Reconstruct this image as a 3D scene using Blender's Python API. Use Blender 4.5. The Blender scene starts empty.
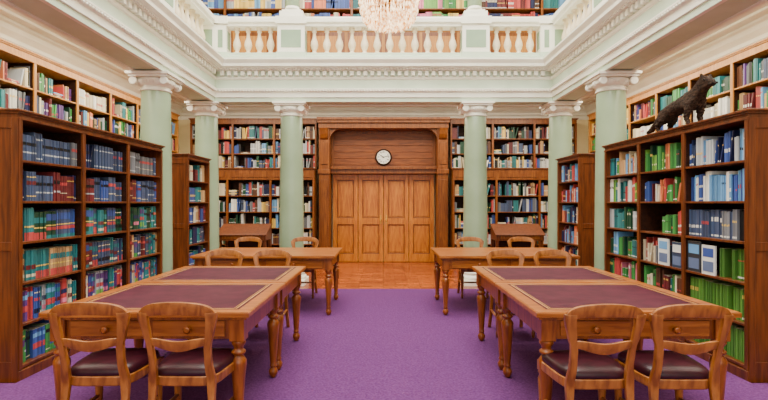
import bpy, math, random
from mathutils import Vector
random.seed(7)
R=random.Random(11)

# ---------------------------------------------------------------- materials
def lin(c):
    out=[]
    for v in c[:3]:
        v=v/255.0
        out.append(v/12.92 if v<=0.04045 else ((v+0.055)/1.055)**2.4)
    return (out[0],out[1],out[2],1.0)

def base_mat(name,rough=0.5,spec=0.5):
    m=bpy.data.materials.new(name); m.use_nodes=True
    nt=m.node_tree; b=nt.nodes['Principled BSDF']
    b.inputs['Roughness'].default_value=rough
    b.inputs['Specular IOR Level'].default_value=spec
    return m,nt,b

def noise_mat(name,c1,c2,scale=(1,1,1),nscale=5,rough=0.5,spec=0.4,dist=0.0,bump=0.0,detail=4,metal=0.0,lo=0.35,hi=0.65):
    m,nt,b=base_mat(name,rough,spec)
    tc=nt.nodes.new('ShaderNodeTexCoord'); mp=nt.nodes.new('ShaderNodeMapping')
    mp.inputs['Scale'].default_value=scale
    n=nt.nodes.new('ShaderNodeTexNoise'); n.inputs['Scale'].default_value=nscale
    n.inputs['Detail'].default_value=detail; n.inputs['Distortion'].default_value=dist
    r=nt.nodes.new('ShaderNodeValToRGB')
    r.color_ramp.elements[0].position=lo; r.color_ramp.elements[0].color=lin(c1)
    r.color_ramp.elements[1].position=hi; r.color_ramp.elements[1].color=lin(c2)
    L=nt.links
    L.new(tc.outputs['Object'],mp.inputs['Vector']); L.new(mp.outputs['Vector'],n.inputs['Vector'])
    L.new(n.outputs['Fac'],r.inputs['Fac']); L.new(r.outputs['Color'],b.inputs['Base Color'])
    b.inputs['Metallic'].default_value=metal
    if bump>0:
        bp=nt.nodes.new('ShaderNodeBump'); bp.inputs['Strength'].default_value=bump; bp.inputs['Distance'].default_value=0.01
        L.new(n.outputs['Fac'],bp.inputs['Height']); L.new(bp.outputs['Normal'],b.inputs['Normal'])
    return m

M={}
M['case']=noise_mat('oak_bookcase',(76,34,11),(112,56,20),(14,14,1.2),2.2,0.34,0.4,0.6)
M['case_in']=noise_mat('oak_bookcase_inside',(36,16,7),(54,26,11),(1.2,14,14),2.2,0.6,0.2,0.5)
M['wallcase']=noise_mat('oak_wallcase',(160,102,36),(192,132,54),(14,14,1.2),2.2,0.4,0.4,0.5)
M['table']=noise_mat('oak_table',(132,68,16),(174,102,34),(1.5,14,14),2.2,0.28,0.45,0.7)
M['leg']=noise_mat('oak_leg',(108,50,11),(152,82,24),(12,12,1.5),2.4,0.28,0.45,0.5)
M['chair']=noise_mat('oak_chair',(120,64,20),(168,102,40),(10,10,3),2.5,0.32,0.45,0.5)
M['door']=noise_mat('oak_door',(158,82,8),(200,122,26),(12,12,1.2),2.6,0.32,0.4,1.0)
M['surround']=noise_mat('oak_surround',(96,46,10),(134,76,22),(12,12,1.2),2.4,0.34,0.4,0.8)
M['transom']=noise_mat('mahogany_transom',(104,50,13),(142,76,26),(1.2,10,12),2.4,0.36,0.4,0.6)
M['leather']=noise_mat('desk_leather',(62,20,34),(78,30,44),(1,1,1),9,0.55,0.1,0.3,0.05)
M['cushion']=noise_mat('seat_leather',(36,7,16),(54,14,26),(1,1,1),14,0.36,0.35,0.2,0.05)
M['gold']=noise_mat('gilt_line',(170,112,40),(200,144,62),(1,1,1),8,0.4,0.5)
M['brass']=noise_mat('brass',(190,130,50),(220,165,75),(1,1,1),8,0.3,0.5,metal=0.8)
M['carpet']=noise_mat('purple_carpet',(84,42,90),(106,62,112),(1,1,1),60,0.95,0.05,0,0.35,detail=8,lo=0.3,hi=0.7)
M['cream']=noise_mat('cream_plaster',(240,238,222),(248,246,232),(1,1,1),3,0.5,0.35)
M['mint']=noise_mat('mint_plaster',(196,212,188),(208,222,200),(1,1,1),3,0.6,0.3)
M['green']=noise_mat('green_column_paint',(136,156,124),(148,168,136),(1,1,1),2,0.32,0.5)
M['panelgreen']=noise_mat('panel_green_paint',(138,162,134),(148,172,144),(1,1,1),3,0.5,0.4)
M['yellow']=noise_mat('ivory_wall_paint',(234,218,172),(244,230,186),(1,1,1),3,0.7,0.2)
M['baluster']=noise_mat('baluster_stone',(226,208,174),(242,228,200),(1,1,1),4,0.5,0.3)
M['fur']=noise_mat('dark_brown_fur',(22,14,10),(66,48,36),(3,1,3),22,0.8,0.2,0.6,1.0,detail=8)
M['rock']=noise_mat('grey_plinth_rock',(52,46,42),(104,96,88),(1,1,1),10,0.9,0.15,0.4,0.6)
M['white']=noise_mat('clock_face_white',(236,236,228),(244,244,236),(1,1,1),3,0.5,0.3)
M['black']=noise_mat('black_enamel',(10,10,10),(18,18,18),(1,1,1),3,0.35,0.3)
# crystal, with the bulb's warm glow put into its colour and emission
m,nt,b=base_mat('crystal',0.06,0.9); b.inputs['Transmission Weight'].default_value=0.35
n=nt.nodes.new('ShaderNodeTexNoise'); n.inputs['Scale'].default_value=26; n.inputs['Detail'].default_value=3
tc=nt.nodes.new('ShaderNodeTexCoord'); nt.links.new(tc.outputs['Object'],n.inputs['Vector'])
r=nt.nodes.new('ShaderNodeValToRGB'); r.color_ramp.elements[0].position=.4; r.color_ramp.elements[1].position=.58
r.color_ramp.elements[0].color=lin((184,122,46)); r.color_ramp.elements[1].color=lin((255,240,204))
nt.links.new(n.outputs['Fac'],r.inputs['Fac']); nt.links.new(r.outputs['Color'],b.inputs['Base Color'])
nt.links.new(r.outputs['Color'],b.inputs['Emission Color']); b.inputs['Emission Strength'].default_value=1.7
M['crystal']=m
# parquet
m,nt,b=base_mat('wood_block_floor',0.25,0.5)
tc=nt.nodes.new('ShaderNodeTexCoord'); br=nt.nodes.new('ShaderNodeTexBrick')
br.inputs['Scale'].default_value=1.0; br.inputs['Brick Width'].default_value=0.42; br.inputs['Row Height'].default_value=0.14
br.inputs['Mortar Size'].default_value=0.006
br.inputs['Color1'].default_value=lin((172,84,30)); br.inputs['Color2'].default_value=lin((120,52,20)); br.inputs['Mortar'].default_value=lin((60,28,12))
nn=nt.nodes.new('ShaderNodeTexNoise'); nn.inputs['Scale'].default_value=6
mx=nt.nodes.new('ShaderNodeMix'); mx.data_type='RGBA'; mx.blend_type='OVERLAY'; mx.inputs['Factor'].default_value=0.4
nt.links.new(tc.outputs['Object'],br.inputs['Vector']); nt.links.new(tc.outputs['Object'],nn.inputs['Vector'])
nt.links.new(br.outputs['Color'],mx.inputs['A']); nt.links.new(nn.outputs['Fac'],mx.inputs['B'])
nt.links.new(mx.outputs['Result'],b.inputs['Base Color'])
M['parquet']=m
# books
m,nt,b=base_mat('book_bindings',0.45,0.4)
at=nt.nodes.new('ShaderNodeAttribute'); at.attribute_name='Col'
nn=nt.nodes.new('ShaderNodeTexNoise'); nn.inputs['Scale'].default_value=40
hs=nt.nodes.new('ShaderNodeMix'); hs.data_type='RGBA'; hs.blend_type='MULTIPLY'; hs.inputs['Factor'].default_value=0.2
hv=nt.nodes.new('ShaderNodeHueSaturation'); hv.inputs['Saturation'].default_value=.9
nt.links.new(at.outputs['Color'],hv.inputs['Color'])
nt.links.new(hv.outputs['Color'],hs.inputs['A']); nt.links.new(nn.outputs['Fac'],hs.inputs['B'])
nt.links.new(hs.outputs['Result'],b.inputs['Base Color'])
M['books']=m

# ---------------------------------------------------------------- mesh builder
class MB:
    def __init__(s): s.v=[];s.f=[];s.m=[];s.s=[];s.mats=[]
    def mi(s,k):
        if k not in s.mats: s.mats.append(k)
        return s.mats.index(k)
    def face(s,idx,k,sm=False):
        s.f.append(idx); s.m.append(s.mi(k)); s.s.append(sm)
    def box(s,x0,x1,y0,y1,z0,z1,k):
        if x0>x1:x0,x1=x1,x0
        if y0>y1:y0,y1=y1,y0
        if z0>z1:z0,z1=z1,z0
        b=len(s.v)
        s.v+=[(x0,y0,z0),(x1,y0,z0),(x1,y1,z0),(x0,y1,z0),(x0,y0,z1),(x1,y0,z1),(x1,y1,z1),(x0,y1,z1)]
        for q in ((0,3,2,1),(4,5,6,7),(0,1,5,4),(1,2,6,5),(2,3,7,6),(3,0,4,7)):
            s.face([b+i for i in q],k)
    def lathe(s,prof,cx,cy,cz,k,seg=20,axis='z',sm=True):
        b=len(s.v); n=len(prof)
        for (r,t) in prof:
            for i in range(seg):
                a=2*math.pi*i/seg; c=r*math.cos(a); d=r*math.sin(a)
                if axis=='z': s.v.append((cx+c,cy+d,cz+t))
                elif axis=='y': s.v.append((cx+c,cy-t,cz+d))
                elif axis=='x': s.v.append((cx+t,cy+c,cz+d))
        for j in range(n-1):
            for i in range(seg):
                i2=(i+1)%seg
                s.face([b+j*seg+i,b+j*seg+i2,b+(j+1)*seg+i2,b+(j+1)*seg+i],k,sm)
        s.face([b+i for i in range(seg)][::-1],k); s.face([b+(n-1)*seg+i for i in range(seg)],k)
    def prism(s,poly,a0,a1,k,axis='x'):
        b=len(s.v); n=len(poly)
        for a in (a0,a1):
            for p,q in poly:
                s.v.append((a,p,q) if axis=='x' else (p,a,q))
        for i in range(n):
            j=(i+1)%n; s.face([b+i,b+j,b+n+j,b+n+i],k)
        s.face([b+i for i in range(n)][::-1],k); s.face([b+n+i for i in range(n)],k)
    def strip(s,pairs,yf,t,k):
        b=len(s.v)
        for (a,c) in pairs:
            for (x,z) in (a,c):
                y=yf(x,z); s.v.append((x,y-t/2,z)); s.v.append((x,y+t/2,z))
        n=len(pairs)
        for i in range(n-1):
            o=b+4*i;p=o+4
            s.face([o,o+2,p+2,p],k,True); s.face([o+1,p+1,p+3,o+3],k,True)
            s.face([o,p,p+1,o+1],k,True); s.face([o+2,o+3,p+3,p+2],k,True)
        s.face([b,b+1,b+3,b+2],k); o=b+4*(n-1); s.face([o,o+2,o+3,o+1],k)
    def tube(s,pts,rads,k,seg=10,jit=0):
        b=len(s.v); n=len(pts)
        for i,(p,r) in enumerate(zip(pts,rads)):
            p=Vector(p); d=(Vector(pts[min(i+1,n-1)])-Vector(pts[max(i-1,0)])).normalized()
            u=d.cross(Vector((0.1,0.2,1))).normalized(); w=d.cross(u).normalized()
            for j in range(seg):
                a=2*math.pi*j/seg; rr=r*(1+jit*R.uniform(-1,1))
                s.v.append(tuple(p+u*rr*math.cos(a)+w*rr*math.sin(a)))
        for i in range(n-1):
            for j in range(seg):
                j2=(j+1)%seg
                s.face([b+i*seg+j,b+i*seg+j2,b+(i+1)*seg+j2,b+(i+1)*seg+j],k,True)
        s.face([b+j for j in range(seg)][::-1],k); s.face([b+(n-1)*seg+j for j in range(seg)],k)
    def usweep(s,prof,mats,xf,yf,y0):
        b=len(s.v); n=len(prof)
        for (o,z) in prof:
            s.v+=[(-(xf-o),y0,z),(-(xf-o),yf-o,z),((xf-o),yf-o,z),((xf-o),y0,z)]
        for i in range(n):
            j=(i+1)%n
            for t in range(3):
                s.face([b+4*i+t,b+4*i+t+1,b+4*j+t+1,b+4*j+t],mats[i] if isinstance(mats,list) else mats)
    def mesh(s,name):
        me=bpy.data.meshes.new(name); me.from_pydata(s.v,[],s.f)
        for k in s.mats: me.materials.append(M[k])
        me.polygons.foreach_set('material_index',s.m); me.polygons.foreach_set('use_smooth',s.s)
        me.update()
        import bmesh
        bm=bmesh.new(); bm.from_mesh(me); bmesh.ops.recalc_face_normals(bm,faces=bm.faces); bm.to_mesh(me); bm.free()
        return me
    def obj(s,name,parent=None,bevel=0,loc=(0,0,0),seg=2):
        return place(s.mesh(name),name,parent,bevel,loc,seg)
def place(me,name,parent=None,bevel=0,loc=(0,0,0),seg=2):
    o=bpy.data.objects.new(name,me); bpy.context.scene.collection.objects.link(o)
    o.location=loc
    if parent: o.parent=parent
    if bevel:
        md=o.modifiers.new('bev','BEVEL'); md.width=bevel; md.segments=seg; md.limit_method='ANGLE'; md.angle_limit=math.radians(40)
    return o
def empty(name,loc=(0,0,0),rz=0):
    e=bpy.data.objects.new(name,None); bpy.context.scene.collection.objects.link(e)
    e.location=loc; e.rotation_euler=(0,0,rz); e.empty_display_size=0.1
    return e

# ---------------------------------------------------------------- room shell
XW=4.95; YB=12.1; Y0=-3.0; ZC=3.75; ZR=7.6
def shell(name,*b,k):
    mb=MB(); mb.box(*b,k); return mb.obj(name)
shell('floor',-XW-.2,XW+.2,Y0,YB+.2,-0.1,0,k='parquet')
shell('wall_left',-XW-.2,-XW,Y0,YB,0,ZR,k='yellow')
shell('wall_right',XW,XW+.2,Y0,YB,0,ZR,k='yellow')
shell('wall_back',-XW-.2,XW+.2,YB,YB+.2,0,ZR,k='yellow')
XF=2.87; YF=8.5; TH=.42
mb=MB()
mb.box(-XW,-XF-TH+.02,Y0,YB,ZC,ZC+.1,'cream'); mb.box(XF+TH-.02,XW,Y0,YB,ZC,ZC+.1,'cream')
mb.box(-XF-TH+.02,XF+TH-.02,YF+TH-.02,YB,ZC,ZC+.1,'cream')
mb.obj('ceiling_gallery_slab')
mb=MB()
mb.box(-XW,-2.6,Y0,YB,ZR,ZR+.15,'cream'); mb.box(2.6,XW,Y0,YB,ZR,ZR+.15,'cream')
mb.box(-2.6,2.6,8.2,YB,ZR,ZR+.15,'cream'); mb.box(-2.6,2.6,Y0,-1,ZR,ZR+.15,'cream')
for i in range(1,8): mb.box(-2.6,2.6,-1+i*1.15-.03,-1+i*1.15+.03,ZR,ZR+.1,'cream')
mb.box(-.05,.05,-1,8.2,ZR,ZR+.12,'cream')
mb.obj('ceiling')
mb=MB(); mb.box(-3.6,3.6,Y0+.1,3.88,0.0,0.012,'carpet'); mb.box(-2.855,2.855,3.88,6.45,0.0,0.012,'carpet'); mb.box(-2.8,2.8,6.45,8.15,0.0,0.012,'carpet'); mb.obj('carpet')

prof=[(0,3.42),(.03,3.42),(.03,3.5),(.07,3.53),(.07,3.58),(.14,3.64),(.16,3.7),(.2,3.72),(.2,3.75),(0,3.75)]
mb=MB(); mb.usweep([(o,z) for o,z in prof],'cream',XW,YB,Y0); mb.obj('trim_wall_cornice')
mb=MB()
for sx in (-1,1):
    for a,b_ in ((3.5,3.56),(4.55,4.61)):
        mb.box(sx*a,sx*b_,Y0,YB-.6,ZC-.03,ZC,'cream')
mb.obj('trim_ceiling_mould')

# entablature
prof=[(-TH,3.13),(-TH+.05,3.13),(-TH+.05,3.15),(-.05,3.15),(-.05,3.13),(0,3.13),(0,3.20),(.02,3.205),(.02,3.285),(.045,3.30),(.06,3.325),(.06,3.345),(.01,3.355),(.01,3.50),(.03,3.515),(.04,3.545),(.02,3.555),(.02,3.64),(.09,3.645),(.11,3.67),(.19,3.69),(.19,3.735),(.2,3.75),(.23,3.79),(.23,3.815),(-.0,3.83),(-TH,3.83)]
mts=['cream']*len(prof); mts[12]='mint'; mts[2]='mint'; mts[5]='mint'; mts[16]='mint'
mb=MB(); mb.usweep(prof,mts,XF,YF,Y0)
x=-XF+.12
while x<XF-.15:
    mb.box(x,x+.06,YF-.085,YF-.01,3.562,3.635,'cream'); x+=.115
y=Y0+.2
while y<YF-.15:
    for sx in (-1,1): mb.box(sx*(XF-.01),sx*(XF-.085),y,y+.06,3.562,3.635,'cream')
    y+=.115
def bead(x,y,z,r): mb.lathe([(r*.3,-r),(r*.85,-r*.5),(r,0),(r*.85,r*.5),(r*.3,r)],x,y,z,'cream',6)
x=-XF+.1
while x<XF-.08:
    bead(x,YF-.055,3.305,.014); bead(x,YF-.115,3.665,.016); x+=.05
y=3.5
while y<YF-.08:
    for sx in (-1,1): bead(sx*(XF-.055),y,3.305,.014); bead(sx*(XF-.115),y,3.665,.016)
    y+=.05
mb.obj('trim_entablature')

# balustrade
pe=empty('balustrade')
mb=MB()
mb.usweep([(-.24,3.832),(.03,3.832),(.03,3.9),(.0,3.92),(0,3.965),(-.24,3.965)],'mint',XF,YF,Y0)
mb.usweep([(-.23,4.42),(.0,4.42),(.0,4.45),(.035,4.48),(.035,4.54),(.02,4.57),(-.25,4.57),(-.27,4.48)],'cream',XF,YF,Y0)
def pedestal(cx,cy,wx,wy):
    mb.box(cx-wx/2,cx+wx/2,cy-wy/2,cy+wy/2,3.9,4.44,'cream')
    for sy in (-1,1):
        mb.box(cx-wx/2+.06,cx+wx/2-.06,cy+sy*(wy/2),cy+sy*(wy/2+.006),4.05,4.35,'panelgreen')
    for sx in (-1,1):
        mb.box(cx+sx*(wx/2),cx+sx*(wx/2+.006),cy-wy/2+.06,cy+wy/2-.06,4.05,4.35,'panelgreen')
    mb.box(cx-wx/2-.02,cx+wx/2+.02,cy-wy/2-.02,cy+wy/2+.02,3.834,3.97,'mint')
    mb.box(cx-wx/2-.03,cx+wx/2+.03,cy-wy/2-.03,cy+wy/2+.03,4.45,4.575,'cream')
yc=YF+.12; xc=XF+.12
for cx in (-1.57,1.57): pedestal(cx,yc,.46,.28)
for sx in (-1,1):
    pedestal(sx*(XF-.1),yc,.2,.27); pedestal(sx*xc,yc,.3,.3)
    for cy in (6.6,4.6,2.6,.6): pedestal(sx*xc,cy,.28,.46)
mb.obj('parapet',pe)
bp=[(.05,0),(.055,.0),(.055,.03),(.035,.045),(.03,.06),(.055,.11),(.068,.16),(.06,.21),(.035,.28),(.026,.34),(.026,.37),(.04,.385),(.04,.4),(.03,.41),(.055,.43),(.055,.46)]
mb=MB()
def bal(x,y):
    mb.lathe(bp[1:],x,y,3.965,'baluster',12)
for a,b_,n in ((-1.3,1.3,12),(-2.62,-1.85,4),(1.85,2.62,4)):
    for i in range(n): bal(a+(b_-a)*(i+.5)/n,yc)
for sx in (-1,1):
    for a,b_,n in ((6.9,8.3,7),(4.9,6.3,7),(2.9,4.3,7),(.9,2.3,7)):
        for i in range(n): bal(sx*xc,a+(b_-a)*(i+.5)/n)
mb.obj('balusters',pe)

# columns
def column(x,y,name,z0=0.0,H=3.13,r0=.212,r1=.185,up=False):
    mb=MB()
    k='green'
    if not up:
        mb.box(-.26,.26,-.26,.26,0,.1,'cream')
        mb.lathe([(.25,.1),(.262,.13),(.25,.16),(.235,.17),(.23,.19),(.245,.205),(.24,.225),(r0+.01,.235),(r0,.26)],0,0,0,'cream',32)
        s0=.25
    else:
        mb.box(-.2,.2,-.13,.13,0,.1,'cream')
        mb.box(-.16,.16,-.115,.115,.1,.13,'cream')
        mb.lathe([(.11,.13),(.13,.15),(.128,.17),(.115,.19),(.12,.21)],0,0,0,'cream',24); s0=.2
    e=H-.17
    pr=[]
    for i in range(9):
        t=i/8; pr.append((r0+(r1-r0)*t**1.5,s0+(e-.06-s0)*t))
    mb.lathe(pr,0,0,0,k,36)
    mb.lathe([(r1,e-.06),(r1+.015,e-.055),(r1+.015,e-.035),(r1,e-.03),(r1,e)],0,0,0,'cream',32)
    mb.lathe([(r1,e),(r1+.03,e+.02),(r1+.055,e+.05),(r1+.06,e+.08),(r1+.05,e+.1)],0,0,0,'cream',32)
    a=r1+.055
    for sx in (-1,1):   # volutes
        for yy in (a-.03,-a+.0):
            mb.lathe([(.02,-.012),(.022,-.004),(.036,-.004),(.038,-.008),(.052,-.008),(.055,.0),(.055,.022),(.045,.03)],sx*(r1+.015),yy+.03,e+.058,'cream',18,'y')
        mb.lathe([(.036,0),(.032,a-.03),(.036,2*a-.06)],sx*(r1+.015),a-.03,e+.06,'cream',16,'y')
    for i in range(20):
        t=2*math.pi*i/20
        mb.lathe([(.004,-.02),(.016,-.008),(.018,.008),(.006,.02)],(r1+.05)*math.cos(t),(r1+.05)*math.sin(t),e+.05,'cream',8)
    mb.box(-a-.015,a+.015,-a-.015,a+.015,e+.105,e+.135,'cream')
    mb.box(-a-.04,a+.04,-a-.04,a+.04,e+.135,e+.17,'cream')
    o=mb.obj(name,bevel=.003,loc=(x,y,z0)); return o
cy=YF+.21; cx=XF+.21
for px,py in ((-1.6,cy),(1.6,cy),(-cx,cy),(cx,cy),(-cx,6.77),(cx,6.77)):
    column(px,py,'column')
for px in (-1.57,1.57): column(px,yc,'gallery_column',4.577,3.0,.12,.105,True)

# ---------------------------------------------------------------- books
BK=dict(
 navy=(20,32,84),blue=(30,72,156),sky=(84,156,214),teal=(10,120,126),dgreen=(14,72,48),green=(44,142,52),lime=(104,170,40),
 red=(190,24,24),maroon=(104,16,26),orange=(226,108,28),yellow=(232,190,50),cream=(222,208,170),white=(228,228,222),tan=(188,144,88),
 brown=(90,50,26),black=(18,18,22),grey=(112,116,124),slate=(58,76,112),purple=(88,42,120),pink=(220,96,134),lgrey=(176,182,188))
def P(s): return [BK[k] for k in s.split()]
PAL_MIX=P('navy blue sky teal dgreen green red maroon cream lgrey white purple tan brown black grey yellow slate red orange')
PAL_BACK=P('navy blue teal dgreen red maroon cream cream white lgrey tan grey slate lgrey sky black yellow brown')
class Books:
    def __init__(s): s.v=[];s.f=[];s.c=[]
    def quadbox(s,x0,x1,y0,y1,z0,z1,c,sh=0):
        b=len(s.v); o=sh*(z1-z0)
        s.v+=[(x0,y0,z0),(x1,y0,z0),(x1,y1,z0),(x0,y1,z0),(x0+o,y0,z1),(x1+o,y0,z1),(x1+o,y1,z1),(x0+o,y1,z1)]
        pg=lin((214,206,184))
        for q,cc in (((0,3,2,1),c),((4,5,6,7),pg),((0,1,5,4),c),((1,2,6,5),c),((2,3,7,6),c),((3,0,4,7),c)):
            s.f.append([b+i for i in q]); s.c.append(cc)
    def label(s,x0,x1,y,z0,z1,c,sh=0,zb=0):
        b=len(s.v); a0=sh*(z0-zb); a1=sh*(z1-zb)
        s.v+=[(x0+a0,y,z0),(x1+a0,y,z0),(x1+a1,y,z1),(x0+a1,y,z1)]
        s.f.append([b,b+1,b+2,b+3]); s.c.append(c)
    def shelf(s,x0,x1,z,hmax,st):
        x=x0+.004; pal=st.get('pal',PAL_MIX); wr=st.get('w',(.012,.034)); hr=st.get('h',(.58,.96)); dp=st.get('d',.18)
        run=0; end=x1-(x1-x0)*st.get('gap',0)*R.random()
        fr=st.get('front',.035)
        while x<end-wr[0]:
            if run<=0 and R.random()<st.get('stack',0) and x+.24<x1:
                zz=z
                for _ in range(R.randint(2,5)):
                    t=R.uniform(.016,.035)
                    if zz+t>z+hmax*.8: break
                    w=R.uniform(.17,.22); c=lin(R.choice(pal))
                    s.quadbox(x+.002,x+w,.035,.035+dp*.9,zz,zz+t-.001,c)
                    s.label(x+w*.3,x+w*.7,.0338,zz+t*.25,zz+t*.7,lin(BK['cream'])); zz+=t
                x+=.225; continue
            if run<=0:
                run=R.randint(*st.get('run',(1,3))); c0=R.choice(pal); h0=hmax*R.uniform(*hr); w0=R.uniform(*wr)
                bands=st.get('bands')
                bs=R.choice(bands) if bands else None
                lab=R.random(); lc=R.choice([BK['white'],BK['cream'],BK['yellow'],BK['white'],BK['red'],BK['black']]); lz=R.uniform(.3,.8); lh=R.uniform(.04,.16)
                y0=fr+R.uniform(0,.025)
            run-=1
            w=w0*R.uniform(.85,1.15); h=h0*R.uniform(.985,1) if st.get('set') else h0*R.uniform(.95,1.0)
            if x+w>x1-.003: break
            j=R.uniform(.78,1.12); c=lin([min(255,k*j) for k in c0])
            sh=0
            if run==0 and R.random()<st.get('lean',.04):
                sh=R.uniform(.08,.28)
            if x+w+sh*h>x1-.003: sh=0
            yy=y0+R.uniform(0,.01)
            s.quadbox(x,x+w-.002,yy,yy+dp,z,z+h,c,sh)
            yl=yy-.0012
            if bs:
                for (a,b_,k) in bs: s.label(x,x+w-.002,yl,z+h*a,z+h*b_,lin([min(255,q*j) for q in BK[k]]),sh,z)
            elif lab<st.get('lab',.6):
                s.label(x+w*.15,x+w*.8,yl,z+h*lz,z+h*min(.95,lz+lh),lin(lc),sh,z)
                if lab<.35: s.label(x+w*.1,x+w*.84,yl,z+h*.06,z+h*.12,lin(BK['white']),sh,z)
            x+=w+sh*h
            if R.random()<st.get('hole',.01): x+=R.uniform(.02,.1)
    def faceout(s,x0,w,z,h,c,c2):
        s.quadbox(x0,x0+w,.02,.035,z,z+h,lin(c)); s.label(x0+w*.1,x0+w*.9,.018,z+h*.6,z+h*.9,lin(c2)); s.label(x0+w*.1,x0+w*.9,.018,z+h*.1,z+h*.45,lin((90,110,150)))
    def obj(s,name,parent):
        me=bpy.data.meshes.new(name); me.from_pydata(s.v,[],s.f)
        ca=me.color_attributes.new('Col','FLOAT_COLOR','CORNER')
        buf=[]
        for f,c in zip(s.f,s.c): buf+=list(c)*len(f)
        ca.data.foreach_set('color',buf); me.materials.append(M['books']); me.update()
        return place(me,name,parent)

def bookcase(name,loc,rz,W,D,H,nb,rows,stylef,k='case',ki='case_in',z0=.12,top=.07,over=.03,ends=True,extra=None,frieze=False):
    """local: front at y=0, body towards +y, x 0..W"""
    e=empty(name,loc,rz)
    mb=MB(); t=.028
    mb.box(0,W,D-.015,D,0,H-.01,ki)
    mb.box(0,t,.0,D-.015,0,H-top,k); mb.box(W-t,W,.0,D-.015,0,H-top,k)
    mb.box(t,W-t,.012,D-.015,0,z0-.02,k); mb.box(-.004,W+.004,-.012,.012,0,z0-.035,k)
    bw=(W-t)/nb
    for i in range(nb+1):
        x=i*bw
        mb.box(max(x-.01,0) if i not in(0,) else 0,x+t+.01 if i<nb else W,-.008,.012,z0-.03,H-top,k)
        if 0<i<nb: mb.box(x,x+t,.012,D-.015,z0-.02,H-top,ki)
    zt=H-top; ph=(zt-z0)/rows
    for r in range(rows+1):
        zz=z0+r*ph
        if r<rows: mb.box(t,W-t,.004,D-.015,zz-.02,zz,k)
    mb.box(0,W,.0,D-.0,zt-.01,H-.02,k)
    mb.box(-.004,W+.004,-.012,.0,zt-.01,zt+.01,k)
    if frieze:
        for i in range(nb): mb.box(i*bw+.07,(i+1)*bw-.04,-.01,0,zt+.05,H-.07,'surround')
    mb.box(-over*.5,W+over*.5,-over*.5,D,H-.035,H-.018,k)
    mb.box(-over,W+over,-over,D,H-.018,H,k)
    if ends:
        for xs,x2 in ((-.008,0),(W,W+.008)):
            mb.box(xs,x2,0,.05,.0,zt,k); mb.box(xs,x2,D-.05,D,.0,zt,k)
            for za,zb in ((0,.16),(H*.48,H*.48+.07),(zt-.08,zt)): mb.box(xs,x2,.05,D-.05,za,zb,k)
    mb.obj('carcass',e,bevel=.002,seg=1)
    bk=Books()
    for bi in range(nb):
        for r in range(rows):
            st=stylef(bi,r)
            if st is None: continue
            zz=z0+r*ph+.0005
            st=dict(st); st.setdefault('d',D-.125)
            bk.shelf(bi*bw+t+.004,(bi+1)*bw-.004,zz,ph-.022,st)
    if extra: extra(bk,bw,t,z0,ph)
    bk.obj('books',e)
    return e

B1=[[(0,.12,'teal'),(.3,.42,'red'),(.46,.5,'yellow'),(.66,.9,'blue')],[(.1,.2,'cream'),(.35,.5,'maroon'),(.7,.85,'teal')],[(.0,.25,'red'),(.4,.45,'yellow'),(.6,.8,'teal')],[(.15,.3,'black'),(.55,.65,'red'),(.8,.84,'cream')]]
B2=[[(.15,.18,'yellow'),(.55,.68,'maroon'),(.8,.83,'yellow')],[(.62,.74,'red'),(.3,.33,'cream')],[(.7,.82,'black'),(.1,.13,'cream')],[(.6,.72,'black'),(.3,.36,'lgrey')]]
B3=[[(.1,.3,'lime'),(.4,.55,'red'),(.7,.9,'purple')],[(.2,.35,'pink'),(.5,.65,'navy')],[(.0,.2,'green'),(.5,.7,'purple'),(.8,.85,'yellow')],[(.3,.5,'red'),(.7,.85,'sky')],[(.1,.16,'white'),(.6,.7,'orange')]]
w1=(.017,.03)
def st_left(b,r):
    t={5:dict(pal=P('slate slate grey navy slate'),set=1,run=(6,14),w=w1,h=(.68,.82),bands=B2+[[(.1,.15,'lgrey'),(.75,.8,'lgrey')]]*2),
       4:dict(pal=P('slate slate blue maroon slate navy'),set=1,run=(4,10),w=w1,h=(.7,.86),bands=B2),
       3:dict(pal=P('teal slate teal blue dgreen'),set=1,run=(3,8),w=w1,h=(.76,.9),bands=B1),
       2:dict(pal=P('maroon slate teal slate tan'),set=1,run=(2,8),w=w1,h=(.74,.88),bands=B1),
       1:dict(pal=P('blue lgrey purple cream red teal'),set=1,run=(1,5),w=w1,h=(.74,.9),bands=B3+B1),
       0:dict(pal=P('dgreen navy teal green blue'),set=1,run=(1,5),w=w1,h=(.76,.92),bands=B3+B2)}[r]
    t=dict(t)
    if b==2 and r<4: t['bands']=B3+B2; t['run']=(1,4)
    return t
GREEN=dict(pal=[(82,142,32),(68,128,28),(94,156,40)],set=1,run=(4,12),w=(.010,.018),h=(.84,.9),lab=.25)
def st_right(b,r):
    if b==2:
        if r==2: return None
        return {5:dict(pal=P('blue navy sky blue lgrey slate'),run=(1,4),h=(.65,.9),lean=.2),
                4:dict(pal=P('sky lgrey white blue sky'),run=(2,5),w=(.008,.02),h=(.7,.9),lean=.1),
                3:dict(pal=P('slate navy black grey slate'),run=(3,8),h=(.78,.9)),
                1:GREEN,0:GREEN}[r]
    if b==1:
        if r in (2,3): return None
        return {5:dict(pal=P('red green cream orange dgreen maroon lime'),run=(1,3),lean=.1),
                4:dict(pal=P('red green maroon cream orange white blue'),run=(1,3),lean=.5,h=(.55,.85)),
                1:dict(pal=P('maroon cream green brown teal'),run=(1,4),stack=.05),
                0:dict(pal=P('dgreen green brown navy cream'),run=(1,4))}[r]
    return {5:dict(pal=P('cream tan sky orange pink teal green'),run=(1,3),stack=.05),
            4:dict(pal=P('lime red cream teal white'),run=(1,4),lean=.1),
            3:dict(pal=P('dgreen green teal lgrey'),run=(2,5)),
            2:dict(pal=P('teal green dgreen sky'),run=(2,5)),
            1:dict(pal=P('green dgreen lime pink red'),run=(1,5)),
            0:dict(pal=P('green red dgreen orange'),run=(1,5))}[r]
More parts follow.
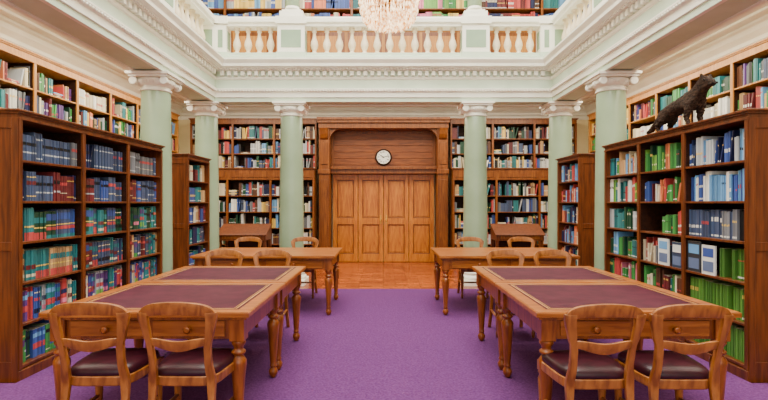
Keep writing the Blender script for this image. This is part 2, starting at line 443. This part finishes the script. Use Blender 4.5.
def ex_right(bk,bw,t,z0,ph):
    x=bw*1+t
    bk.faceout(x+.35,.19,z0+2*ph,.27,BK['white'],BK['sky']); bk.faceout(x+.6,.17,z0+2*ph,.25,(40,60,90),BK['white'])
    bk.shelf(x,x+.3,z0+2*ph,ph-.03,dict(pal=P('white cream red grey'),run=(1,2),d=.2))
    bk.shelf(x+.36,x+.8,z0+3*ph,ph-.03,dict(pal=P('dgreen green red tan'),run=(2,4),d=.2,h=(.55,.8)))
    x=bw*2+t
    bk.faceout(x+.02,.19,z0+2*ph,.28,(50,54,60),BK['sky']); bk.faceout(x+.23,.18,z0+2*ph,.26,BK['white'],BK['blue'])
    bk.shelf(x+.43,x+bw-t-.006,z0+2*ph,ph-.03,dict(GREEN,d=.2))

HP=math.pi/2
bookcase('bookcase',(-2.87,3.93,0),HP,2.55,.32,2.15,3,6,st_left)
bookcase('bookcase',(2.87,6.48,0),-HP,2.55,.32,2.15,3,6,st_right,extra=ex_right)
def st_far(b,r): return dict(pal=P('navy blue blue teal slate dgreen') if r in (1,2) else P('navy tan blue cream teal maroon'),run=(3,8),set=1,w=w1)
def st_far2(b,r): return dict(pal=P('maroon sky cream navy red teal orange'),run=(1,4),w=w1)
bookcase('bookcase',(-2.93,7.48,0),HP,.93,.3,2.15,1,6,st_far)
bookcase('bookcase',(2.93,8.41,0),-HP,.93,.3,2.15,1,6,st_far2)
def st_wall(b,r):
    q=R.random()
    if q<.08: return dict(pal=P('cream lgrey white'),run=(4,10),set=1)
    if q<.16: return dict(pal=P('dgreen teal green'),run=(3,8),set=1)
    return dict(pal=PAL_MIX,run=(1,4),lean=.1,stack=.03)
bookcase('wall_bookcase',(-4.6,2.0,0),HP,9.2,.33,3.38,10,9,st_wall,k='wallcase',ki='case_in',ends=False,top=.12)
bookcase('wall_bookcase',(4.6,11.2,0),-HP,9.2,.33,3.38,10,9,st_wall,k='wallcase',ki='case_in',ends=False,top=.12)
def st_back(b,r):
    return dict(pal=PAL_BACK,run=(1,4),lean=.08,stack=.02)
for sx in (-1,1):
    x0=-4.50 if sx<0 else 1.56
    bookcase('tall_bookcase',(x0,11.64,0),0,2.94,.42,3.38,3,9,lambda b,r:(st_back(b,r) if r>=6 else None),k='surround',ends=False,top=.12)
    bookcase('low_bookcase',(x0,11.25,0),0,2.94,.34,2.2,3,5,st_back,k='surround',ends=True,top=.26,frieze=True)
GP=[P('blue sky blue navy'),P('sky lgrey yellow blue'),P('red blue cream orange'),P('teal dgreen sky green'),P('lime green pink yellow'),P('maroon red brown navy'),P('blue sky teal')]
def st_gal(b,r): return dict(pal=GP[b%7],run=(2,8),set=1,h=(.75,.92))
mb=MB(); mb.box(-4.5,4.5,10.05,10.45,3.853,4.9,'wallcase')
for i in range(12):
    a=-4.5+i*.75; mb.box(a+.03,a+.72,10.035,10.05,3.97,4.84,'surround'); mb.box(a+.1,a+.65,10.028,10.035,4.06,4.76,'wallcase')
mb.box(-4.53,4.53,10.0,10.45,4.88,4.93,'surround')
mb.obj('gallery_cupboard',bevel=.003,seg=1)
bookcase('gallery_bookcase',(-4.5,10.1,4.932),0,9.0,.34,2.3,7,6,st_gal,k='surround',ends=False,z0=.05)

# ---------------------------------------------------------------- door wall
mb=MB()
for sx in (-1,1):
    mb.box(sx*1.24,sx*1.48,11.45,12.05,0,3.12,'surround')
    mb.box(sx*1.28,sx*1.44,11.43,11.45,.35,1.95,'surround'); mb.box(sx*1.28,sx*1.44,11.43,11.45,2.3,2.8,'surround')
    mb.box(sx*1.22,sx*1.5,11.41,11.5,0,.22,'surround')
    mb.box(sx*1.22,sx*1.5,11.42,11.5,2.08,2.18,'surround')
    mb.prism([(11.45,2.86),(11.40,2.90),(11.36,2.98),(11.34,3.06),(11.32,3.12),(11.45,3.12)],sx*1.27,sx*1.45,'surround','x')
    pts=[(sx*1.24,3.12),(sx*1.24,2.84)]
    for i in range(7):
        a=i/6*math.pi/2; pts.append((sx*(1.24-.28*(1-math.cos(a))),2.84+.28*math.sin(a)))
    mb.prism(pts,11.5,11.58,'surround','y')
mb.box(-1.49,1.49,11.42,12.05,3.12,3.24,'surround'); mb.box(-1.505,1.505,11.36,12.05,3.24,3.3,'surround'); mb.box(-1.515,1.515,11.32,12.05,3.3,3.36,'surround')
mb.box(-1.24,1.24,11.7,12.05,2.1,2.2,'surround'); mb.box(-1.24,1.24,11.64,12.05,2.2,2.26,'surround')
mb.box(-1.24,1.24,11.97,12.05,2.26,3.12,'transom')
for i in range(5): mb.box(-1.18,1.18,11.955,11.97,2.32+i*.155,2.32+i*.155+.145,'transom')
for sx in (-1,1): mb.box(sx*1.18,sx*1.24,11.93,11.97,2.26,3.12,'surround')
mb.box(-1.24,1.24,11.93,11.97,3.06,3.12,'surround')
mb.obj('door_surround',bevel=.004)
for i in range(4):
    w=.605; x0=-1.21+i*w
    e=empty('door_%d'%(i+1),(x0+w/2,11.95,0))
    mb=MB(); h=w/2-.007
    mb.box(-h,h,0,.04,.01,2.09,'door')
    st=.095
    for a,b_ in ((-h,-h+st),(h-st,h)): mb.box(a,b_,-.035,0,.01,2.09,'door')
    for a,b_ in ((.01,.2),(.9,1.05),(1.96,2.09)): mb.box(-h+st,h-st,-.035,0,a,b_,'door')
    for a,b_ in ((.2,.9),(1.05,1.96)):
        q=h-st-.045; mb.box(-q,q,-.014,0,a+.045,b_-.045,'door')
        for s in (-1,1): mb.box(s*(q+.03),s*(q+.045),-.026,0,a+.0,b_-.0,'case')
        for zz in (a+.0,b_-.015): mb.box(-q-.03,q+.03,-.026,0,zz,zz+.015,'case')
    mb.obj('leaf',e,bevel=.004)
    if i in (1,2):
        s=1 if i==1 else -1
        mb=MB(); mb.box(s*(h-.06)-.02,s*(h-.06)+.02,-.041,-.035,.92,1.12,'brass')
        mb.lathe([(.01,0),(.01,.03),(.026,.04),(.028,.055),(.015,.068)],s*(h-.06),-.041,1.0,'brass',14,'y'); mb.obj('knob',e)
# clock
e=empty('wall_clock',(0,11.94,2.5))
mb=MB(); mb.lathe([(.18,-.01),(.197,.0),(.2,.02),(.19,.045),(.17,.052),(.158,.035)],0,0,0,'case_in',40,'y'); mb.obj('case',e)
mb=MB(); mb.lathe([(.16,.03),(.16,.0545)],0,0,0,'white',40,'y',False); mb.obj('dial',e)
mb=MB()
def bar(ang,r0,r1,w,y):
    b=len(mb.v); c,s_=math.sin(ang),math.cos(ang); p=(s_*w,-c*w)
    for yy in (y,y-.003):
        for r,sg in ((r0,-1),(r0,1),(r1,1),(r1,-1)): mb.v.append((c*r+p[0]*sg,yy,s_*r+p[1]*sg))
    for q in ((0,1,2,3),(7,6,5,4),(0,4,5,1),(1,5,6,2),(2,6,7,3),(3,7,4,0)): mb.face([b+i for i in q],'black')
for i in range(60): bar(i*math.pi/30,.145,.153,.0012,-.0555)
bar(math.radians(-58),-.02,.09,.009,-.0585); bar(math.radians(75),-.03,.135,.0065,-.0615)
mb.lathe([(.014,0),(.014,.012)],0,-.0545,0,'black',12,'y'); mb.obj('hands',e)
for i,tx in enumerate(['XII','I','II','III','IIII','V','VI','VII','VIII','IX','X','XI']):
    cu=bpy.data.curves.new('numeral','FONT'); cu.body=tx; cu.size=.046; cu.align_x='CENTER'; cu.align_y='CENTER'; cu.extrude=.0005; cu.offset=.0008
    o=bpy.data.objects.new('numeral',cu); bpy.context.scene.collection.objects.link(o); cu.materials.append(M['black'])
    a=i*math.pi/6; o.location=(.12*math.sin(a),-.0555,.12*math.cos(a)); o.rotation_euler=(HP,0,0); o.parent=e

# ---------------------------------------------------------------- chairs
def yb(x,z):
    if z<.42: return -.20-.07*((.42-z)/.42)**1.6
    return -.20-.08*((z-.42)/.45)-.03*(1-min(1,(abs(x)/.2))**2)*min(1,(z-.42)/.2)
def sx_(z):
    pts=[(0,.178),(.2,.168),(.42,.162),(.52,.153),(.62,.156),(.70,.172),(.77,.184),(.80,.186)]
    for (a,b),(c,d) in zip(pts,pts[1:]):
        if z<=c:
            t=(z-a)/(c-a); t=t*t*(3-2*t); return b+(d-b)*t
    return pts[-1][1]
mb=MB()
for s in (-1,1):
    pr=[]
    for i in range(25):
        z=.81*i/24; w=.017+.006*math.exp(-((z-.42)/.08)**2)+.012*max(0,(z-.64)/.16)
        c=s*sx_(z); pr.append(((c-w,z),(c+w,z)))
    mb.strip(pr,yb,.03,'chair')
pr=[]
for i in range(25):
    u=-1+2*i/24; x=.212*math.sin(u*math.pi/2) if abs(u)<1 else .212*u
    v=abs(x)/.212
    tz=.872-.03*v**2-.042*v**8; bz=.79+.012*math.cos(v*math.pi/2)-.02*v**6
    pr.append(((x,bz),(x,max(tz,bz+.02))))
mb.strip(pr,yb,.026,'chair')
pr=[]
for i in range(13):
    u=-1+2*i/12; x=.16*u; hh=.018+.012*math.cos(u*math.pi/2)
    cz=.635-.012*math.cos(u*math.pi); pr.append(((x,cz-hh),(x,cz+hh)))
mb.strip(pr,yb,.02,'chair')
me_back=mb.mesh('back_frame')
mb=MB()
for s in (-1,1):
    mb.lathe([(.013,0),(.017,.02),(.021,.05),(.014,.07),(.017,.1),(.024,.26),(.027,.32),(.018,.345),(.027,.36),(.018,.375)],s*.185,.17,0,'chair',14)
    mb.box(s*.185-.024,s*.185+.024,.146,.194,.372,.43,'chair')
    mb.tube([(s*.182,.17,.2),(s*.175,-.05,.205),(s*.170,-.225,.21)],[.010,.014,.010],'chair',8)
mb.tube([(-.178,0,.205),(0,0,.205),(.178,0,.205)],[.010,.014,.010],'chair',8)
me_legs=mb.mesh('legs')
def loft(mb,layers,k,sm=True,n=32):
    b=len(mb.v)
    for (sc,z) in layers:
        for i in range(n):
            a=2*math.pi*i/n; c,s=math.cos(a),math.sin(a)
            X=math.copysign(abs(c)**.38,c); Y=math.copysign(abs(s)**.38,s)
            mb.v.append((X*(.20+.018*Y)*sc,.0+Y*.205*sc,z))
    for j in range(len(layers)-1):
        for i in range(n):
            i2=(i+1)%n; mb.face([b+j*n+i,b+j*n+i2,b+(j+1)*n+i2,b+(j+1)*n+i],k,sm)
    mb.face([b+i for i in range(n)][::-1],k); mb.face([b+(len(layers)-1)*n+i for i in range(n)],k)
mb=MB(); loft(mb,[(.97,.385),(1.0,.39),(1.0,.435),(.98,.44)],'chair',False)
loft(mb,[(.96,.438),(.975,.452),(.96,.472),(.88,.488),(.7,.497),(.4,.502),(.1,.504)],'cushion')
me_seat=mb.mesh('seat')
def chair(x,y,rz):
    e=empty('library_chair',(x,y,.0125),rz)
    place(me_back,'back_frame',e,.006); place(me_legs,'legs',e); place(me_seat,'seat',e,.004)
for x,y,r in ((-1.59,2.96,1),(-1.105,2.96,-1),(1.165,2.91,1),(1.63,2.91,-1)): chair(x,y,math.radians(r))
for x in (-1.79,-1.25,1.37,1.90): chair(x,5.36,math.pi)
for x in (-2.1,-1.22,1.34,2.14): chair(x,7.5,math.pi)

# ---------------------------------------------------------------- tables
LEGP=[(.018,0),(.022,.01),(.034,.03),(.037,.055),(.028,.075),(.022,.085),(.03,.1),(.024,.115),(.027,.14),(.033,.25),(.041,.36),(.048,.43),(.047,.455),(.034,.475),(.026,.485),(.043,.5),(.043,.512),(.027,.525),(.03,.54),(.043,.56),(.043,.575),(.03,.585)]
def table(name,x0,x1,y0,y1,H=.76,leather=True,drawers=(True,True)):
    cx,cy=(x0+x1)/2,(y0+y1)/2; e=empty(name,(cx,cy,.0125)); H-=.0125
    W=(x1-x0)/2; Dp=(y1-y0)/2
    mb=MB(); 
    mb.box(-W,W,-Dp,Dp,H-.032,H-.004,'table'); mb.box(-W+.02,W-.02,-Dp+.02,Dp-.02,H-.05,H-.032,'leg')
    b=.085
    if leather:
        mb.box(-W+.006,W-.006,-Dp+.006,-Dp+b,H-.004,H,'table'); mb.box(-W+.006,W-.006,Dp-b,Dp-.006,H-.004,H,'table')
        mb.box(-W+.006,-W+b,-Dp+b,Dp-b,H-.004,H,'table'); mb.box(W-b,W-.006,-Dp+b,Dp-b,H-.004,H,'table')
    else: mb.box(-W+.006,W-.006,-Dp+.006,Dp-.006,H-.004,H,'table')
    mb.obj('top',e,bevel=.005)
    if leather:
        mb=MB(); mb.box(-W+b,W-b,-Dp+b,Dp-b,H-.004,H-.001,'leather')
        for g,gw in ((b+.018,.009),(b+.036,.004)):
            for q in ((-W+g,W-g,-Dp+g,-Dp+g+gw),(-W+g,W-g,Dp-g-gw,Dp-g),(-W+g,-W+g+gw,-Dp+g,Dp-g),(W-g-gw,W-g,-Dp+g,Dp-g)):
                mb.box(*q,H-.001,H-.0004,'gold')
        mb.obj('leather_inset',e)
    mb=MB(); a=.06; za,zb=H-.175,H-.05
    mb.box(-W+a,W-a,-Dp+a,-Dp+a+.025,za,zb,'leg'); mb.box(-W+a,W-a,Dp-a-.025,Dp-a,za,zb,'leg')
    mb.box(-W+a,-W+a+.025,-Dp+a,Dp-a,za,zb,'leg'); mb.box(W-a-.025,W-a,-Dp+a,Dp-a,za,zb,'leg')
    for sy,on in ((-1,drawers[0]),(1,drawers[1])):
        if not on: continue
        for u0,u1 in ((-W+.16,-.03),(.03,W-.16)):
            y=sy*(Dp-a); mb.box(u0,u1,y,y+sy*.01,za+.018,zb-.012,'table')
    mb.obj('apron',e,bevel=.003)
    mb=MB()
    for sy,on in ((-1,drawers[0]),(1,drawers[1])):
        if not on: continue
        for u in ((-W+.13)/2,(W-.13)/2):
            y=sy*(Dp-a+.01)
            pr=[(.01,0),(.01,.012),(.02,.02),(.022,.03),(.012,.038)]
            if sy>0: pr=[(r,-t) for r,t in pr]
            mb.lathe(pr,u,y,(za+zb)/2,'leg',16,'y')
    if mb.v: mb.obj('knobs',e)
    mb=MB()
    for sx in (-1,1):
        for sy in (-1,1):
            lx,ly=sx*(W-.085),sy*(Dp-.085)
            mb.box(lx-.045,lx+.045,ly-.045,ly+.045,H-.185,H-.05,'leg')
            s=(H-.18)/.585
            mb.lathe([(r,z*s) for r,z in LEGP],lx,ly,0,'leg',20)
    mb.obj('legs',e,bevel=.002,seg=1)
for x0,x1 in ((-2.05,-.80),(.91,2.13)):
    table('reading_table',x0,x1,2.97,4.10,drawers=(True,False)); table('reading_table',x0,x1,4.11,5.16,drawers=(False,True))
table('long_reading_table',-2.38,-.60,6.15,7.3,leather=False); table('long_reading_table',.69,2.42,6.15,7.3,leather=False)

def desk(x0,x1,y0):
    e=empty('sloped_display_desk',((x0+x1)/2,y0,0)); W=(x1-x0)/2
    mb=MB()
    mb.prism([(0,.70),(.5,.70),(.5,.98),(.42,.98),(0,.80)],-W,W,'case','x')
    mb.prism([(-.03,.795),(.43,.985),(.42,1.005),(-.03,.815)],-W-.02,W+.02,'case','x')
    mb.box(-W-.02,W+.02,.4,.52,.98,1.0,'case')
    for s in (-1,1):
        for yy in (.03,.44): mb.box(s*(W-.06),s*W,yy,yy+.06,0,.72,'case')
    mb.box(-W+.02,W-.02,.05,.48,.16,.19,'case'); mb.box(-W+.03,W-.03,.45,.47,.19,.72,'case_in')
    mb.box(-W+.08,-.02,-.008,0,.735,.785,'surround'); mb.box(.02,W-.08,-.008,0,.735,.785,'surround')
    mb.obj('body',e,bevel=.004)
desk(-3.12,-2.22,9.4); desk(2.12,3.02,9.4)

# ---------------------------------------------------------------- stuffed animal on the right bookcase
base=2.152
e=empty('stuffed_animal',(3.04,5.1,base))
me=bpy.data.meshes.new('body'); V=[];E=[];RR=[]
def vtx(p,r,par=None):
    V.append(p); RR.append(r); i=len(V)-1
    if par is not None: E.append((par,i))
    return i
hip=vtx((0,.30,.20),.085); b1=vtx((0,.12,.235),.080,hip); b2=vtx((0,-.06,.26),.086,b1); ch=vtx((0,-.2,.285),.088,b2)
nk=vtx((0,-.31,.345),.056,ch); hd=vtx((0,-.40,.395),.054,nk); mz=vtx((0,-.475,.372),.031,hd); ns=vtx((0,-.52,.358),.02,mz)
t1=vtx((0,.40,.19),.035,hip); t2=vtx((.01,.50,.13),.032,t1); t3=vtx((.01,.60,.08),.028,t2); t4=vtx((.0,.68,.06),.012,t3)
for s in (-1,1):
    a=vtx((s*.06,-.22,.19),.042,ch); b_=vtx((s*.065,-.19,.10),.026,a); c=vtx((s*.065,-.215,.035),.019,b_); d=vtx((s*.065,-.26,.022),.02,c)
    a=vtx((s*.06,.25,.13),.05,hip); b_=vtx((s*.065,.33,.085),.028,a); c=vtx((s*.065,.305,.03),.019,b_); d=vtx((s*.065,.255,.022),.02,c)
    f=vtx((s*.035,-.385,.447),.018,hd); g=vtx((s*.042,-.38,.475),.009,f)
me.from_pydata(V,E,[]); me.materials.append(M['fur'])
o=place(me,'body',e)
sk=o.modifiers.new('skin','SKIN')
sv=me.skin_vertices[0].data
for i,r in enumerate(RR): sv[i].radius=(r,r)
sv[0].use_root=True
sk.use_smooth_shade=True
sd=o.modifiers.new('s','SUBSURF'); sd.levels=3; sd.render_levels=3
tx=bpy.data.textures.new('tufts','CLOUDS'); tx.noise_scale=.018; tx.noise_depth=3
dm=o.modifiers.new('d','DISPLACE'); dm.texture=tx; dm.strength=.03; dm.mid_level=.5; dm.texture_coords='LOCAL'
mb=MB()
for s in (-1,1): mb.lathe([(.002,-.009),(.007,-.005),(.009,0),(.007,.005),(.002,.009)],s*.047,-.428,.412,'black',10)
mb.lathe([(.002,-.012),(.011,-.006),(.013,0),(.009,.008),(.002,.012)],0,-.538,.358,'black',10)
mb.obj('eyes_and_nose',e)
mb=MB(); mb.box(-.11,.11,-.36,.42,0,.012,'rock'); mb.obj('base_board',e,bevel=.003)

# ---------------------------------------------------------------- chandelier
e=empty('chandelier',(.06,5.5,3.34))
mb=MB()
mb.tube([(0,0,.95),(0,0,2.5),(0,0,4.25)],[.012,.012,.012],'brass',8)
mb.lathe([(.02,1.1),(.05,1.04),(.03,.98),(.07,.94),(.02,.86),(.03,.5),(.02,.1)],0,0,0,'brass',16)
tiers=[(.05,.0),(.12,.0),(.19,.01),(.245,.035),(.285,.08),(.31,.16),(.325,.26),(.33,.36),(.325,.46),(.29,.58),(.22,.68),(.14,.78)]
for r,z in tiers: 
    mb.lathe([(r-.008,z+.0),(r+.008,z+.0),(r+.008,z+.012),(r-.008,z+.012)],0,0,.13,'brass',40)
mb.obj('frame',e)
mb=MB()
for r,z in tiers:
    n=max(8,int(2*math.pi*r/.036))
    for i in range(n):
        a=2*math.pi*(i+R.random()*.3)/n; x,y=r*math.cos(a),r*math.sin(a)
        mb.lathe([(.001,-.015),(.013,.012),(.006,.05),(.013,.075),(.002,.135)],x,y,z,'crystal',6,sm=False)
mb.obj('crystal_drops',e)

# ---------------------------------------------------------------- lights
def area(name,loc,sx,sy,p,col=(1,.97,.92),rot=(0,0,0)):
    l=bpy.data.lights.new(name,'AREA'); l.shape='RECTANGLE'; l.size=sx; l.size_y=sy; l.energy=p; l.color=col
    o=bpy.data.objects.new(name,l); bpy.context.scene.collection.objects.link(o); o.location=loc; o.rotation_euler=rot
area('skylight_lamp',(0,3.6,7.5),5,8.5,1450,(1,.965,.89))
for s in (-1,1):
    area('aisle_fill',(s*3.78,5.5,3.7),.7,9,270,(1,.90,.72))  # added fill along each aisle, hidden from the camera by the beam
area('back_aisle_fill',(0,10.1,3.7),7.5,1.4,310,(1,.90,.72))  # added fill to brighten the back area, out of sight behind the beam
area('gallery_fill',(0,9.4,7.4),8,.8,220,(1,.94,.84))  # unseen fill added above the gallery, no fixture modelled
area('rear_fill',(0,-2.7,2.3),6,3.5,130,(1,.95,.88),(HP,0,0))  # fill added behind the camera, where the hall is open and windowless
pl=bpy.data.lights.new('chandelier_bulb','POINT'); pl.energy=80; pl.color=(1,.78,.48); pl.shadow_soft_size=.08
po=bpy.data.objects.new('chandelier_bulb',pl); bpy.context.scene.collection.objects.link(po); po.location=(.06,5.5,3.72)
w=bpy.data.worlds.new('world'); bpy.context.scene.world=w; w.use_nodes=True
w.node_tree.nodes['Background'].inputs['Color'].default_value=(1,.97,.92,1); w.node_tree.nodes['Background'].inputs['Strength'].default_value=.95

cam=bpy.data.cameras.new('camera'); co=bpy.data.objects.new('camera',cam); bpy.context.scene.collection.objects.link(co)
co.location=(0,0,1.41); co.rotation_euler=(HP,0,0); cam.sensor_width=36; cam.lens=500/768*36
cam.shift_y=3/768; cam.shift_x=.5/768; cam.clip_start=.05
bpy.context.scene.camera=co
